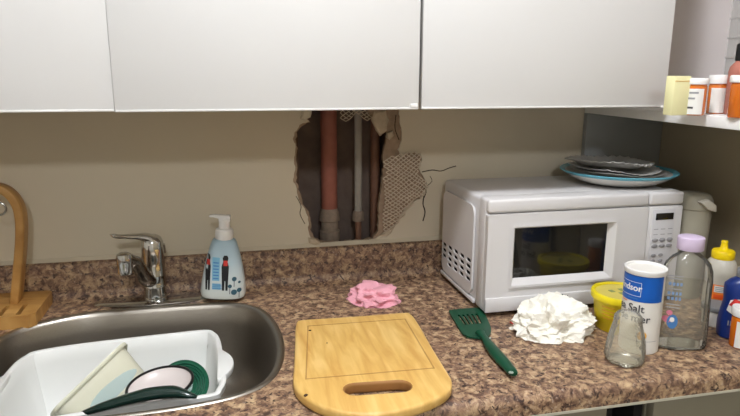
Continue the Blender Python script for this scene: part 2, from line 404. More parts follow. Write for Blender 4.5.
# pipes in the cavity
def pipe(name, label, x0, x1, ytop, ybot, Y, m, extra=()):
    cx = (x0+x1)/2; top = px(cx, ytop, Y=Y); bot = px(cx, ybot, Y=Y); r = (px(x1, 180, Y=Y).x-px(x0, 180, Y=Y).x)/2
    t = thing(name, label, 'pipe', (bot.x, Y, bot.z), group='pipes inside the wall hole')
    MB().lathe([(r, 0), (r, .7)], 20).build('pipe_run', m, t)
    for nm, mm, prof in extra: MB().lathe([(r*a, z) for a, z in prof], 20).build(nm, mm, t)
    return t, r
big = px(328, 243, Y=.07).z
pipe('water_pipe', 'thick rusty red vertical pipe with corroded fitting in the wall hole', 322, 338, 100, 258, .075, 'copper',
     [('corroded_fitting', 'galv', [(1.12, .0), (1.12, .05), (1.3, .052), (1.3, .075), (1.12, .078), (1.05, .10), (1.3, .103), (1.25, .12), (1.0, .135)])])
t, r = pipe('supply_pipe', 'thin grey-white vertical pipe in the middle of the wall hole', 354.5, 362, 100, 213, .06, 'pvc',
            [('coupling', 'galv', [(1.0, -.022), (1.5, -.02), (1.5, .0), (1.25, .006)])])
MB().lathe([(r*.8, -.16), (r*.8, -.02)], 16).build('copper_stub', 'copper2', t)
pipe('drain_pipe', 'dim brown-red vertical pipe at the right of the wall hole', 370, 379, 100, 258, .095, 'copper2')

# ================================================================== COUNTERTOP
XC0 = XL+.3; YF = -.6382
SINK = [(-.5700,-.28),(-.5600,-.205),(-.512,-.152),(-.422,-.115),(-.319,-.113),(-.1898,-.115),(-.105,-.132),(-.052,-.190),(-.030,-.30),(-.032,-.405),(-.056,-.486),(-.098,-.528),(-.1715,-.549),(-.28,-.557),(-.42,-.553),(-.50,-.525),(-.548,-.46),(-.568,-.37)]
sink_o = smooth_closed(SINK, 5)
def inset(poly, d):
    n = len(poly); out = []
    for i in range(n):
        a, b = Vector(poly[i-1]), Vector(poly[(i+1) % n]); t = (b-a).normalized()
        out.append((poly[i][0]+t.y*d, poly[i][1]-t.x*d))
    return out
area = sum(sink_o[i][0]*sink_o[(i+1) % len(sink_o)][1]-sink_o[(i+1) % len(sink_o)][0]*sink_o[i][1] for i in range(len(sink_o)))
if area > 0: sink_o = sink_o[::-1]      # clockwise so that inset() goes inwards with +d
ct = thing('countertop', 'brown granite-look laminate countertop with curved backsplash', 'countertop', (0, 0, 0))
poly_prism('worktop', [(XC0, YF+.016), (XR, YF+.016), (XR, -.001), (XC0, -.001)], [inset(sink_o, .004)], 'z', -.036, 0, 'lam', ct, smooth=False)
b = MB(); prof = [(YF+.016, 0)]+[(YF+.016-.016*math.sin(a), -.016+.016*math.cos(a)) for a in [PI/2*i/6 for i in range(1, 7)]]+[(YF, -.034), (YF+.016, -.034)]
b.loft_rings([[(x, y, z) for y, z in prof] for x in (XC0, XR)]).build('rolled_front_edge', 'lam', ct)
bxo('edge_strip', (XC0, YF-.0008, -.0385), (XR, YF+.012, -.034), 'lamedge', ct, bevel=0)
b = MB(); prof = [(-.0005, 0), (-.045, 0.0002)]+[(-.045+.024*math.sin(a), .024-.024*math.cos(a)) for a in [PI/2*i/6 for i in range(1, 7)]]+[(-.021, .078), (-.0195, .0845), (-.015, .0875), (-.0005, .0885)]
b.loft_rings([[(x, y, z) for y, z in prof] for x in (XC0, XR)]).build('backsplash', 'lam', ct)
b = MB(); n = 60
rings = [[], [], []]
for i in range(n+1):
    x = XC0+(XR-XC0)*i/n; j = .0035*noise.noise(Vector((x*30, 0, 3)))
    for k, (y, z) in enumerate(((-.0005, .0875), (-.011+j, .0882), (-.0005, .096+j))): rings[k].append((x, y, z))
fs = []
vs = [v for r_ in rings for v in r_]
for i in range(n):
    for k in range(3):
        a, c = k*(n+1), ((k+1) % 3)*(n+1); fs.append((a+i, a+i+1, c+i+1, c+i))
MB().add(vs, fs).build('caulk_bead', 'wall', ct)

# base cabinets under the counter
def base_cab(x0, x1, label, drawer=True, opening=False):
    t = thing('base_cabinet', label, 'cabinet', (x0, 0, ZF), group='base cabinets under the counter'); W = x1-x0; H = -.038-ZF
    b = MB(); th = .018
    b.box((0, -.585, .1), (th, -.01, H)); b.box((W-th, -.585, .1), (W, -.01, H)); b.box((th, -.02, .1), (W-th, -.01, H)); b.box((th, -.585, .1), (W-th, -.02, .118)); b.box((0, -.53, 0), (W, -.51, .1))
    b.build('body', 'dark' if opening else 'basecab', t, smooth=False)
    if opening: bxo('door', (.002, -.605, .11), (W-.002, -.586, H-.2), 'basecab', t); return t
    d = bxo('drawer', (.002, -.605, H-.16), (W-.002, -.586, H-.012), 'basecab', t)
    bxo('handle', (W/2-.05, -.63, H-.09), (W/2+.05, -.606, H-.078), 'ring', d, bevel=.003)
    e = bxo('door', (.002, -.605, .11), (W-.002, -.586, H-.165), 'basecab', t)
    bxo('handle', (W-.05, -.63, H-.34), (W-.038, -.606, H-.22), 'ring', e, bevel=.003)
    return t
base_cab(-1.75, -.62, 'shaded-grey base cabinet left of the sink, below the wooden stand')
t = thing('base_cabinet', 'shaded-grey sink base cabinet under the steel sink', 'cabinet', (-.615, 0, ZF), group='base cabinets under the counter')
H = -.038-ZF; b = MB()
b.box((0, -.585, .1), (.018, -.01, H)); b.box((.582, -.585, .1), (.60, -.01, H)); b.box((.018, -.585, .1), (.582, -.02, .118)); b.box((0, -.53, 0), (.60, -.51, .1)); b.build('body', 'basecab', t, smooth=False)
for k in (0, 1):
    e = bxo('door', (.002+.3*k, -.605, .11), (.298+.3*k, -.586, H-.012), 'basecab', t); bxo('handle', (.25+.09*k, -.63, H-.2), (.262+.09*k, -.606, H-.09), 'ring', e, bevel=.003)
base_cab(-.01, .515, 'shaded-grey base cabinet under the cutting board and spatula')
base_cab(.52, .60, 'narrow open dark slot between base cabinets below the salt', opening=True)
base_cab(.605, 1.02, 'shaded-grey base cabinet at the right end under the bottles')

# ================================================================== UPPER CABINETS
ZCB, YC = .4404, -.3253
def upper(x0, x1, label, dy=0.0, dz=0.0, doors=1):
    t = thing('upper_cabinet', label, 'cabinet', (x0, 0, ZCB), group='white upper cabinets above the counter'); W = x1-x0; Hh = .78
    bxo('body', (.001, YC+.02, .012), (W-.001, -.001, Hh), 'cab', t, bevel=.001)
    d = bxo('door', (.0002 if dy else .0012, YC+dy, dz), (W-(.0002 if dz else .0012), YC+.018, Hh), 'cab', t, bevel=.0008)
    bxo('edge_band', (.0022, YC+dy-.0006, dz+.0006), (W-.0022, YC+dy+.004, dz+.0042), 'cabedge', d, bevel=.0005)
    return t, d
upper(-1.10, -.2972, 'leftmost white upper cabinet above the wooden stand and faucet', dz=.0012)
t, d = upper(-.2970, .2455, 'middle white upper cabinet above the soap and wall hole', dy=-.0025)
bxo('bumper', (.525, YC-.0045, .004), (.539, YC-.001, .011), 'white', d, bevel=.001)
t, d = upper(.2500, .7855, 'right white upper cabinet above the microwave', dz=.0)
bxo('bumper', (.525, YC-.003, -.002), (.5345, YC+.012, .003), 'white', d, bevel=.001)

# corner shelf on the right wall
XS, ZS0, ZS1 = .8001, .4079, .4300
sh = thing('corner_shelf', 'white open shelf on the right wall holding medicine bottles', 'shelf', (0, 0, 0))
bxo('shelf_board', (XS, -.80, ZS0), (XR, -.0012, ZS1), 'shelf', sh, bevel=.0015)
bxo('support_panel', (XS, -.017, .104), (XR-.0005, -.001, ZS0-.0005), 'panel', sh, bevel=.001)
bxo('side_panel', (XR-.010, -.80, ZS1+.0003), (XR-.0005, -.0012, 1.2), 'shelfside', sh, bevel=.001)
# unseen board added above the frame, slanting edge shaped to cast a diagonal shadow
ZU = .76
src = lambda p: p+(FILL_LAMP-p)*((ZU-p.z)/(FILL_LAMP.z-p.z))
pa, pb = src(px(684, 2, X=XR-.01)), src(px(727, 40, X=XR-.01))
xa = lambda y: pb.x+(pa.x-pb.x)/(pa.y-pb.y)*(y-pb.y)
poly_prism('shadow_board', [(max(xa(-.86), .70), -.86), (XR-.0105, -.86), (XR-.0105, -.002), (min(xa(-.002), XR-.02), -.002)], [], 'z', ZU, ZU+.018, 'shelf', sh, bevel=.001)

# ================================================================== MICROWAVE
MX0, MX1, MY0, MYB, MZ0, MZ1 = .4018, .8680, -.318, -.040, .012, .2545
mwt = thing('microwave', 'white countertop microwave with dark window and vented side', 'microwave', (MX0, MYB, 0))
W = MX1-MX0; D = MY0-MYB; z0, z1 = MZ0, MZ1
# cabinet body with vent slots in the left side panel
bodyY = D+.052
b = MB(); b.box((.004, bodyY, z0+.001), (W-.001, 0, z1-.003)); b.build('body', 'mw', mwt, bevel=.008, seg=3)
# raised side panel (left)
def sidepanel():
    out = []; a0, a1, c0, c1 = bodyY+.018, -.012, z0+.012, z1-.026
    for y, z in rrect(a0, a1, c0, c1, .022, 5): out.append((y, z))
    slots = []
    for i in range(5):
        for k in range(4):
            yc = -.028-.0395*i; zc = .093-.0145*k+(.002*i)
            if k == 3 and i in (0,): continue
            slots.append(rrect(yc-.0145, yc+.0145, zc-.0049, zc+.0049, .0045, 2))
    loops = [out]+slots
    tri = tessellate_polygon([[Vector((p[0], p[1], 0)) for p in l] for l in loops]); flat = [p for l in loops for p in l]; n = len(flat)
    vs = [(-.002, y, z) for y, z in flat]+[(.0025, y, z) for y, z in flat]; fs = [tuple(t) for t in tri]; o = 0
    for l in loops:
        for i in range(len(l)): j = (i+1) % len(l); fs.append((o+i, o+j, n+o+j, n+o+i))
        o += len(l)
    p = MB().add(vs, fs).build('side_panel', 'mw', mwt, smooth=False)
    for i, s in enumerate(slots):
        ys = [q[0] for q in s]; zs = [q[1] for q in s]
        MB().box((.0015, min(ys)-.001, min(zs)-.001), (.0042, max(ys)+.001, max(zs)+.001)).build('vent_slot', 'dark', p, smooth=False)
sidepanel()
bxo('side_rail', (-.0025, bodyY+.004, z0-.001), (.004, -.006, z0+.008), 'mw', mwt, bevel=.002)
# front fascia
ft = D+.006; xs = .378      # seam door / control panel
fas = bxo('fascia', (0, D+.012, z0-.002), (W, bodyY, z1+.001), 'mw', mwt, bevel=.007, seg=3)
for x0_, x1_ in ((.001, xs-.0012), (xs+.0012, W-.001)):
    bxo('top_band', (x0_, D+.001, z1-.028), (x1_, D+.03, z1+.0005), 'mw', mwt, bevel=.006, seg=3)
win = (.066, .284, .081, .190)     # x0 x1 z0 z1 of glass, local
wo = (.056, .300, .066, .1975)
door = thing('door', '', '', (0, 0, 0)); del door['label']; del door['category']; door.parent = mwt
bpy.data.objects.remove(door)
door = poly_prism('door', rrect(.001, xs-.0012, z0-.001, z1-.0305, .004, 3), [[(wo[0], wo[2]), (wo[1], wo[2]), (wo[1], wo[3]), (wo[0], wo[3])]], 'y', D+.0, D+.018, 'mw', mwt, smooth=False)
b = MB(); ring = lambda a, y: [(a[0], y, a[2]), (a[1], y, a[2]), (a[1], y, a[3]), (a[0], y, a[3])]
b.loft_rings([ring(wo, D-.0005), ring((wo[0]-.003, wo[1]+.003, wo[2]-.003, wo[3]+.003), D-.004), ring((wo[0]+.002, wo[1]-.002, wo[2]+.002, wo[3]-.002), D-.004), ring(win, D+.009)], False, False)
b.build('window_frame', 'mw', door, smooth=False)
bxo('window_glass', (win[0]-.002, D+.009, win[2]-.002), (win[1]+.002, D+.013, win[3]+.002), 'mwglass', door, bevel=0)
bxo('lower_step', (.001, D-.004, z0-.001), (xs-.0012, D+.006, .043), 'mw', door, bevel=.003)
me = text_mesh('Danby', .016, .0003)
o = bpy.data.objects.new('maker_lettering', me); COL.objects.link(o); o.parent = door; o.rotation_euler = (PI/2, 0, 0); o.location = (.172, D-.0045, .030); me.materials.append(MT['ink'])
cp = bxo('control_panel', (xs+.0012, D+.001, z0-.001), (W-.001, D+.02, z1-.0305), 'mw', mwt, bevel=.004)
bxo('keypad', (xs+.010, D-.0004, .03), (W-.022, D+.004, .218), 'mwpanel', cp, bevel=.001)
bxo('display', (xs+.018, D-.0014, .194), (W-.026, D+.001, .209), 'mwglass', cp, bevel=.0005)
for rI in range(2):
    for cI in range(3): bxo('print_mark', (xs+.016+.018*cI, D-.0007, .172-.012*rI), (xs+.027+.018*cI, D+.001, .1735-.012*rI), 'mwbtn', cp, bevel=0)
bproto = None
for rI, z in enumerate((.148, .1345, .113, .1, .085, .072, .058)):
    for cI in range(3):
        if rI in (2, 3) and cI == 2: continue
        big_ = rI < 2; rx, rz_ = (.0078, .0046) if big_ else (.006, .0038)
        b = MB(); b.loft_rings([[(rx*s*math.cos(a), y, rz_*s*math.sin(a)) for a in [2*PI*i/14 for i in range(14)]] for s, y in ((1, 0), (1, -.0012), (.8, -.002))], False, True)
        b.build('button', 'mwbtn', cp, loc=(xs+.0215+.0185*cI, D-.0004, z))
for x, y in ((.035, D+.075), (W-.04, D+.075), (.035, -.035), (W-.04, -.035)):
    MB().lathe([(.012, 0), (.014, .003), (.014, z0+.002)], 16).build('foot', 'rubber', mwt, loc=(x, y, 0))

# ================================================================== PLATE AND FOIL ON THE MICROWAVE
pc = px(617, 171.5, z=.278); pc = Vector((pc.x, pc.y, MZ1))
PC = Vector((.795, -.172, MZ1+.0015))
pl = thing('dinner_plate', 'white plate with turquoise rim lying on top of the microwave', 'plate', PC)
MB().lathe([(.0, .0), (.080, .0), (.088, .002), (.108, .010), (.128, .0235), (.1315, .0265), (.130, .0275), (.106, .0150), (.086, .006), (0, .005)], 64, cap0=False, cap1=False).build('plate_body', 'plate', pl)
MB().lathe([(.1265, .0215), (.1330, .0260), (.1340, .0275), (.1325, .0290), (.120, .0245)], 64, cap0=False, cap1=False).build('coloured_rim', 'turq', pl)
def crinkled(name, label, c, prof, amp, freq, m, tilt=(0, 0, 0), cat='foil pan', wave=0):
    n = 90; rings = []
    for k_, (r_, z_) in enumerate(prof):
        ring_ = []
        for i in range(n):
            a = 2*PI*i/n; f = amp*(math.sin(a*freq)+.5*math.sin(a*freq*1.7+1))*(r_/prof[-1][0])**3
            wz = wave*math.sin(2*a+.6)*(r_/prof[-1][0])**2+.6*wave*math.sin(5*a)*(r_/prof[-1][0])**3
            ring_.append(((r_+f*.6)*math.cos(a), (r_+f*.6)*math.sin(a), z_+f+wz))
        rings.append(ring_)
    b = MB().loft_rings(rings, False, False)
    o = b.build(name, m, None, solid=.0008, loc=c, rot=tilt)
    return tag(o, label, cat)
crinkled('paper_plate', 'thin dull tin plate with wavy edge inside the turquoise-rimmed plate', PC+Vector((-.006, -.004, .019)), [(.001, 0), (.06, 0), (.085, .006), (.108, .011)], .0005, 24, 'foildk', (0, .02, 0), 'plate', wave=.002)
crinkled('foil_pan', 'crinkled aluminium pie pan beneath the topmost foil pan', PC+Vector((-.012, -.002, .029)), [(.001, 0), (.07, 0), (.092, .007), (.1, .0085), (.104, .0085)], .0013, 40, 'foil', (.02, .02, 0), wave=.003)
crinkled('foil_pan', 'topmost crinkled aluminium pan of the stack on the microwave', PC+Vector((-.020, .010, .0415)), [(.001, -.002), (.068, -.002), (.086, .008), (.094, .0095), (.1, .009)], .0018, 34, 'foil', (-.02, .05, .3), wave=.0025)

# ================================================================== SINK, BASIN, DISHES
sk = thing('kitchen_sink', 'stainless steel oval sink bowl set into the countertop', 'sink', (0, 0, -.18))
def S(d, z): return [(x, y, z+.18) for x, y in inset(sink_o, d)]
b = MB(); b.loft_rings([S(-.005, .0008), S(-.003, .003), S(.002, .0032), S(.008, .0005), S(.011, -.006), S(.016, -.04), S(.024, -.12), S(.033, -.155), S(.05, -.172), S(.09, -.178)], False, True)
b.build('bowl', 'steel', sk, angle=80)
MB().lathe([(.045, 0), (.045, .002), (.036, .003), (.03, -.001), (.0, -.001)], 32, cap0=False).build('drain', 'chrome', sk, loc=(-.3, -.32, .002))

ZR = -.030
def T(p): q = px(*p, z=ZR); return (q.x, q.y)
TB = [(-.500,-.222),(-.34,-.228),(-.185,-.222),(-.155,-.245),(-.146,-.31),(-.140,-.40),(-.142,-.455),(-.165,-.482),(-.30,-.490),(-.44,-.492),(-.492,-.482),(-.520,-.45),(-.527,-.35),(-.520,-.25)]
tb_o = [T(p) for p in [(36,350.5),(75,344),(125,338),(170,333),(205,329.5),(214,332),(219,339),(222,355),(225,377),(221,388),(213,394.5),(170,400.5),(110,409),(60,417),(20,423)]]
bl = px(36, 350.5, z=ZR)
tb_o += [(-.500, -.4750), (-.522, -.44), (-.527, -.36), (-.524, -.27), (-.514, -.235)]
tb_s = smooth_closed([(x, y) for x, y in tb_o], 5)
if sum(tb_s[i][0]*tb_s[(i+1) % len(tb_s)][1]-tb_s[(i+1) % len(tb_s)][0]*tb_s[i][1] for i in range(len(tb_s))) > 0: tb_s = tb_s[::-1]
bt = thing('dish_basin', 'white plastic dish basin standing in the sink', 'basin', (0, 0, -.176))
HB = ZR+.176
def TT(d, z): return [(x, y, z) for x, y in inset(tb_s, d)]
b = MB(); b.loft_rings([TT(.004, HB-.014), TT(-.001, HB-.013), TT(-.002, HB-.002), TT(.001, HB), TT(.006, HB), TT(.009, HB-.003), TT(.012, HB-.03), TT(.030, .02), TT(.045, .006), TT(.07, .004)], False, True)
b.loft_rings([TT(.007, HB-.014), TT(.028, .014), TT(.045, 0), TT(.07, 0)], False, True)
b.build('basin_shell', 'tub', bt, angle=60)
def tab(cx, cy, sx):
    pts = [(cx, cy+.062)]+[(cx+sx*.024*math.sin(PI*i/12)**.6, cy+.055-.11*i/12) for i in range(1, 12)]+[(cx, cy-.062), (cx-sx*.006, cy-.062), (cx-sx*.006, cy+.062)]
    poly_prism('grip_tab', pts, [], 'z', HB-.012, HB+.0005, 'tub', bt, bevel=.002)
tabc = px(224, 360, z=ZR); tab(tabc.x-.006, tabc.y-.012, 1); tab(-.523, -.37, -1)

# cloudy container leaning in the basin
A3 = px(51, 411, z=-.052); B3 = px(124, 341, z=.022)
e1 = (B3-A3); Lc = e1.length; e1.normalize(); vd = (A3-CAM).normalized()
e3 = (vd+Vector((.1, 0, -.22))); e3 = (e3-e1*e3.dot(e1)).normalized(); e2 = e3.cross(e1).normalized()
if e2.x < 0: e2 = -e2
ctn = thing('storage_container', 'cloudy plastic food container leaning in the white basin', 'container', A3)
ctn.matrix_world = Matrix(((e1.x, e3.x, e2.x, A3.x), (e1.y, e3.y, e2.y, A3.y), (e1.z, e3.z, e2.z, A3.z), (0, 0, 0, 1)))
def rr(d, z, Wd=.095): return [(x, y, z) for x, y in rrect(d, Lc-d, d, Wd-d, .020, 5)]
b = MB(); b.loft_rings([rr(-.003, .007), rr(-.003, 0), rr(.002, -.001), rr(.004, .004), rr(.012, .062), rr(.020, .071), rr(.032, .072)], False, True)
b.build('container_shell', 'cloudy', ctn, solid=.0012)
b = MB(); pts_ = smooth_closed([(.045, .040), (.075, .034), (.12, .040), (.14, .052), (.12, .060), (.07, .061), (.045, .055)], 3)
b.add([(x, .0095*z/.062+.0005, z) for x, z in pts_], [tuple(range(len(pts_)))]); b.build('blue_residue', 'blueres', ctn, smooth=False)

c0 = px(160, 384, z=-.034); nrm = Euler((-.25, .30, 0))
bw = thing('enamel_bowl', 'off-white bowl with thin black rim in the basin', 'bowl', c0, rot=(.06, -.10, .1))
MB().lathe([(.0, -.026), (.032, -.026), (.050, -.011), (.0565, 0), (.055, 0), (.048, -.010), (.028, -.016), (.0, -.017)], 48, cap0=False, cap1=False).build('bowl_shell', 'enamel', bw)
MB().loft_rings([[((.0565+.0026*math.cos(q))*math.cos(a), (.0565+.0026*math.cos(q))*math.sin(a), .0026*math.sin(q)) for q in [2*PI*j/8 for j in range(8)]] for a in [2*PI*i/48 for i in range(48)]], closed=True).build('black_rim', 'black', bw)
g0 = px(180, 383, z=-.078)
prof = [(.0, -.016), (.022, -.016)]
for i in range(5): prof += [(.026+.0042*i, -.013+.0034*i), (.0285+.0042*i, -.0135+.0034*i)]
prof += [(.0475, .005), (.0465, .0065)]
for i in range(5): prof += [(.043-.0042*i, .0035-.0034*i), (.0405-.0042*i, .0045-.0034*i)]
prof += [(.018, -.0135), (0, -.0135)]
tag(MB().lathe(prof, 44, cap0=False, cap1=False).build('ribbed_dish', 'green', None, loc=px(184, 384, z=-.088), rot=(.75, .25, 0), angle=25), 'green ribbed dish standing behind the black-rimmed bowl', 'dish')
hp = [px(82, 414, z=-.036), px(100, 407.5, z=-.024), px(125, 400, z=-.018), px(150, 394, z=-.014), px(172, 392, z=-.014), px(186, 394.5, z=-.016), px(197, 397, z=-.02)]
tag(MB().tube(smooth_open(hp, 5), [.006+.0075*min(1, i/14) - (.0105*max(0, (i-20))/10) for i in range(31)], n=14, flat=.75).build('utensil_handle', 'dkgreen2'), 'glossy blackish-green curved utensil handle resting along the basin front', 'utensil')

# ================================================================== FAUCET
FB = px(157, 297, z=.006)
fc = thing('kitchen_faucet', 'chrome single-lever kitchen faucet behind the sink', 'faucet', (FB.x, -.072, 0.0005))
b = MB(); secs = [(0, .134, .033, 2.3), (.005, .134, .033, 2.3), (.0085, .128, .029, 2.3), (.0105, .09, .022, 2.2)]
b.loft(secs, 64).build('escutcheon', 'chrome', fc)
b = MB(); b.lathe([(.0255, .009), (.0255, .013), (.0235, .015), (.0235, .036), (.0245, .0375), (.0245, .040), (.0235, .042), (.0238, .062), (.0245, .064), (.0245, .066), (.0238, .068), (.024, .105), (.0245, .125)], 36); b.build('body_column', 'chrome', fc)
# lever: cap that flows into the handle to the left
tip = px(113, 234, Y=-.115)-fc.location
hp = smooth_open([Vector((.004, .004, .112)), Vector((.002, .002, .133)), Vector((-.008, -.004, .150)), Vector((-.028, -.014, .1575)), Vector((-.052, -.028, .1625)), tip*.97, tip], 5)
rr_ = [.0242]*5+[.0240]*3+[.0225, .021]+[.019, .017, .0155, .014, .0125]+[.011, .0102, .0095, .009, .0085]+[.0078]*5+[.007]*5+[.005]
while len(rr_) < len(hp): rr_.append(.005)
MB().tube(hp, rr_[:len(hp)], n=18, flat=.62, upv=(0, 0, 1)).build('lever_handle', 'chrome', fc, angle=70)
MB().lathe([(.0243, .105), (.0245, .125), (.0235, .140), (.0195, .1505), (.012, .1555), (.0, .157)], 36, cap0=False).build('lever_cap', 'chrome', fc)
stip = px(124, 258, Y=-.170)-fc.location
MB().tube(smooth_open([Vector((0, 0, .052)), Vector((-.014, -.026, .064)), stip*.62+Vector((0, 0, .026)), stip*.9+Vector((0, 0, .007)), stip], 6), [.0175]*4+[.0165]*4+[.015]*6+[.0135]*11, n=18).build('spout', 'chromedk', fc)
MB().lathe([(.0125, -.034), (.0145, -.032), (.0150, -.012), (.0155, -.011), (.0155, .002), (.0140, .008), (.008, .0115), (0, .0125)], 28).build('aerator', 'chrome', fc, loc=stip)

# ================================================================== SOAP PUMP BOTTLE
sb = thing('soap_bottle', 'pale blue foaming hand soap pump bottle printed with small figures', 'soap bottle', (-.138, -.092, .0100), rz=-.10, rot=(0, .06, -.10))
SBS = [(0, .042, .026, 2.6), (.003, .048, .031, 2.6), (.012, .0505, .033, 2.6), (.04, .0475, .032, 2.5), (.075, .0415, .029, 2.4), (.105, .0345, .025, 2.3), (.128, .0275, .0215, 2.2), (.134, .024, .02, 2.1), (.137, .019, .018, 2)]
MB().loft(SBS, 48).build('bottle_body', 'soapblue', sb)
MB().lathe([(.0195, .135), (.0200, .137), (.0200, .153), (.0185, .1575), (.0135, .159), (.0125, .160), (.0125, .176), (.013, .178)], 28).build('pump_collar', 'white', sb)
ph = MB(); ph.loft_rings([[(x, y, z) for y, z in ((-.010, .176), (.010, .176), (.0105, .184), (.007, .189), (-.007, .189), (-.0105, .184))] for x in (.013, .0, -.012)])
ph.loft_rings([[(x, y*s, zc+(z)*s) for y, z in ((-.006, -.004), (.006, -.004), (.006, .004), (-.006, .004))] for x, s, zc in ((-.008, 1.1, .1845), (-.024, .8, .1868), (-.033, .55, .1855))])
ph.build('pump_head', 'white', sb, bevel=.0012)
def surf(x, z):
    for a, c in zip(SBS, SBS[1:]):
        if a[0] <= z <= c[0]:
            t = (z-a[0])/(c[0]-a[0]); rx, ry, e = (a[i]+(c[i]-a[i])*t for i in (1, 2, 3)); q = max(0, 1-min(1, abs(x)/rx)**e); return -ry*q**(1/e)
    return -.03
def decal(name, polys, m, off=.0007):
    b = MB()
    for p in polys:
        bm_pts = []
        for i in range(len(p)):
            a, c = Vector(p[i]), Vector(p[(i+1) % len(p)])
            for k_ in range(3): bm_pts.append(a.lerp(c, k_/3))
        cx = sum(q.x for q in bm_pts)/len(bm_pts); cz = sum(q.y for q in bm_pts)/len(bm_pts)
        vs = [(cx, surf(cx, cz)-off, cz)]+[(q.x, surf(q.x, q.y)-off, q.y) for q in bm_pts]; n_ = len(bm_pts)
        b.add(vs, [(0, 1+i, 1+(i+1) % n_) for i in range(n_)])
    return b.build(name, m, sb, smooth=False)
rc = lambda x0, x1, z0_, z1_: [(x0, z0_), (x1, z0_), (x1, z1_), (x0, z1_)]
disc = lambda cx, cz, r_, n_=10: [(cx+r_*math.cos(2*PI*i/n_), cz+r_*math.sin(2*PI*i/n_)) for i in range(n_)]
f1, f2 = -.032, .006
decal('printed_block', [rc(-.0225, -.006, .046, .098), rc(-.022, -.003, .026, .040)], mat('light_blue_print', (120, 172, 196), .5))
decal('printed_lines', [rc(-.020+.0, -.008, .05+.007*i, .0525+.007*i) for i in range(6)]+[rc(-.021, .0, .028+.004*i, .0292+.004*i) for i in range(3)], 'inkblue', .0012)
for fx, s_ in ((f1, .8), (f2, 1.0)):
    decal('printed_figure', [[(fx+x*s_, z_) for x, z_ in ((-.006, .024), (-.0015, .024), (-.001, .046), (.001, .046), (.0015, .024), (.006, .024), (.007, .05), (.008, .078), (.004, .092), (.0065, .097), (.004, .103), (-.003, .103), (-.006, .097), (-.004, .092), (-.008, .078), (-.007, .05))]], 'inkblk', .0012)
    decal('printed_red_coat', [rc(fx-.004*s_, fx+.005*s_, .080, .092)], 'inkred', .0016)
decal('printed_trees', [disc(.026, .050, .0052), disc(.017, .034, .0045), disc(.026, .020, .0065), disc(.037, .024, .0052), disc(.037, .042, .003)], mat('dark_teal_print', (50, 84, 96), .5), .0012)
decal('printed_stems', [rc(x-.0007, x+.0007, z_-.014, z_) for x, z_ in ((.026, .046), (.017, .030), (.037, .02))], 'ink', .001)

# ================================================================== WOODEN STAND (left)
ws = thing('wooden_stand', 'bamboo stand with slotted base and curved arm at the left', 'stand', (0, 0, .0005))
base_o = [(-.80, -.172), (-.522, -.172), (-.510, -.160), (-.512, -.030), (-.522, -.022), (-.80, -.022)]
slots = []
for i in range(6):
    x = -.542-.034*i; slots.append([(x-.0045, -.162), (x+.0045, -.162), (x+.0045-.002, -.105), (x-.0045-.002, -.105)])
poly_prism('slotted_base', base_o, slots, 'z', .0, .027, 'bamboo', ws, bevel=.0, smooth=False)
bxo('base_tray', (-.795, -.168, .0002), (-.52, -.1, .006), 'boarddk', ws, bevel=0)
ap = smooth_open([Vector((q.x, 0, q.z)) for q in (px(x, y, Y=-.08) for x, y in [(16,302),(19,270),(21.5,235),(20,212),(14,198.5),(5,190.5),(-6,187.5),(-20,188.5),(-36,195)])], 4); rings = []
for i, p in enumerate(ap):
    d_ = (ap[min(i+1, len(ap)-1)]-ap[max(i-1, 0)]).normalized(); nn = Vector((d_.z, 0, -d_.x)); hw = .0085; hy = .019-.006*i/len(ap)
    rings.append([p+nn*a+Vector((0, -.078+.0+c, 0)) for a, c in ((hw, hy), (-hw, hy), (-hw, -hy), (hw, -hy))])
MB().loft_rings(rings).build('curved_arm', 'bamboo', ws, bevel=.003, angle=50)
rc0 = px(-1, 209, Y=-.085)
MB().loft_rings([[(rc0.x+(.013+.0022*math.cos(q))*math.cos(a), -.085+.0022*math.sin(q), rc0.z+(.013+.0022*math.cos(q))*math.sin(a)) for q in [2*PI*j/8 for j in range(8)]] for a in [2*PI*i/28 for i in range(28)]], closed=True).build('metal_ring', 'ring', ws)
MB().tube([(rc0.x, -.082, rc0.z+.012), (rc0.x, -.08, .272)], .002, n=8).build('ring_hook', 'ring', ws)

# ================================================================== CUTTING BOARD
TH = .019
def bp(x, y, z=TH): q = px(x, y, z=z); return (q.x, q.y)
bo = [bp(301,319.5), bp(322,318), bp(366,315), bp(404,312), bp(411,313.5), bp(418,322), bp(432,346), bp(448,372), bp(452,380), bp(450,389), bp(437,398), bp(415,406.5), bp(388,412.5), bp(362,414), bp(336,410.5), bp(313,402), bp(298,391), bp(293,380), bp(294,364), bp(295,340), bp(296,323)]
bo = smooth_closed(bo, 4)
hc0, hc1 = Vector(bp(355.5, 389)), Vector(bp(400, 386)); hd = (hc1-hc0).normalized(); hn = Vector((-hd.y, hd.x)); hr = .0170
hh = [tuple(hc1+hr*(hd*math.cos(a)+hn*math.sin(a))) for a in [-PI/2+PI*i/8 for i in range(9)]]+[tuple(hc0+hr*(-hd*math.cos(a)-hn*math.sin(a))) for a in [-PI/2+PI*i/8 for i in range(9)]]
cbc = Vector((.11, -.45, .0))
cb = thing('cutting_board', 'pale wooden cutting board with handle slot and rounded end', 'cutting board', cbc)
loc2 = lambda L: [(x-cbc.x, y-cbc.y) for x, y in L]
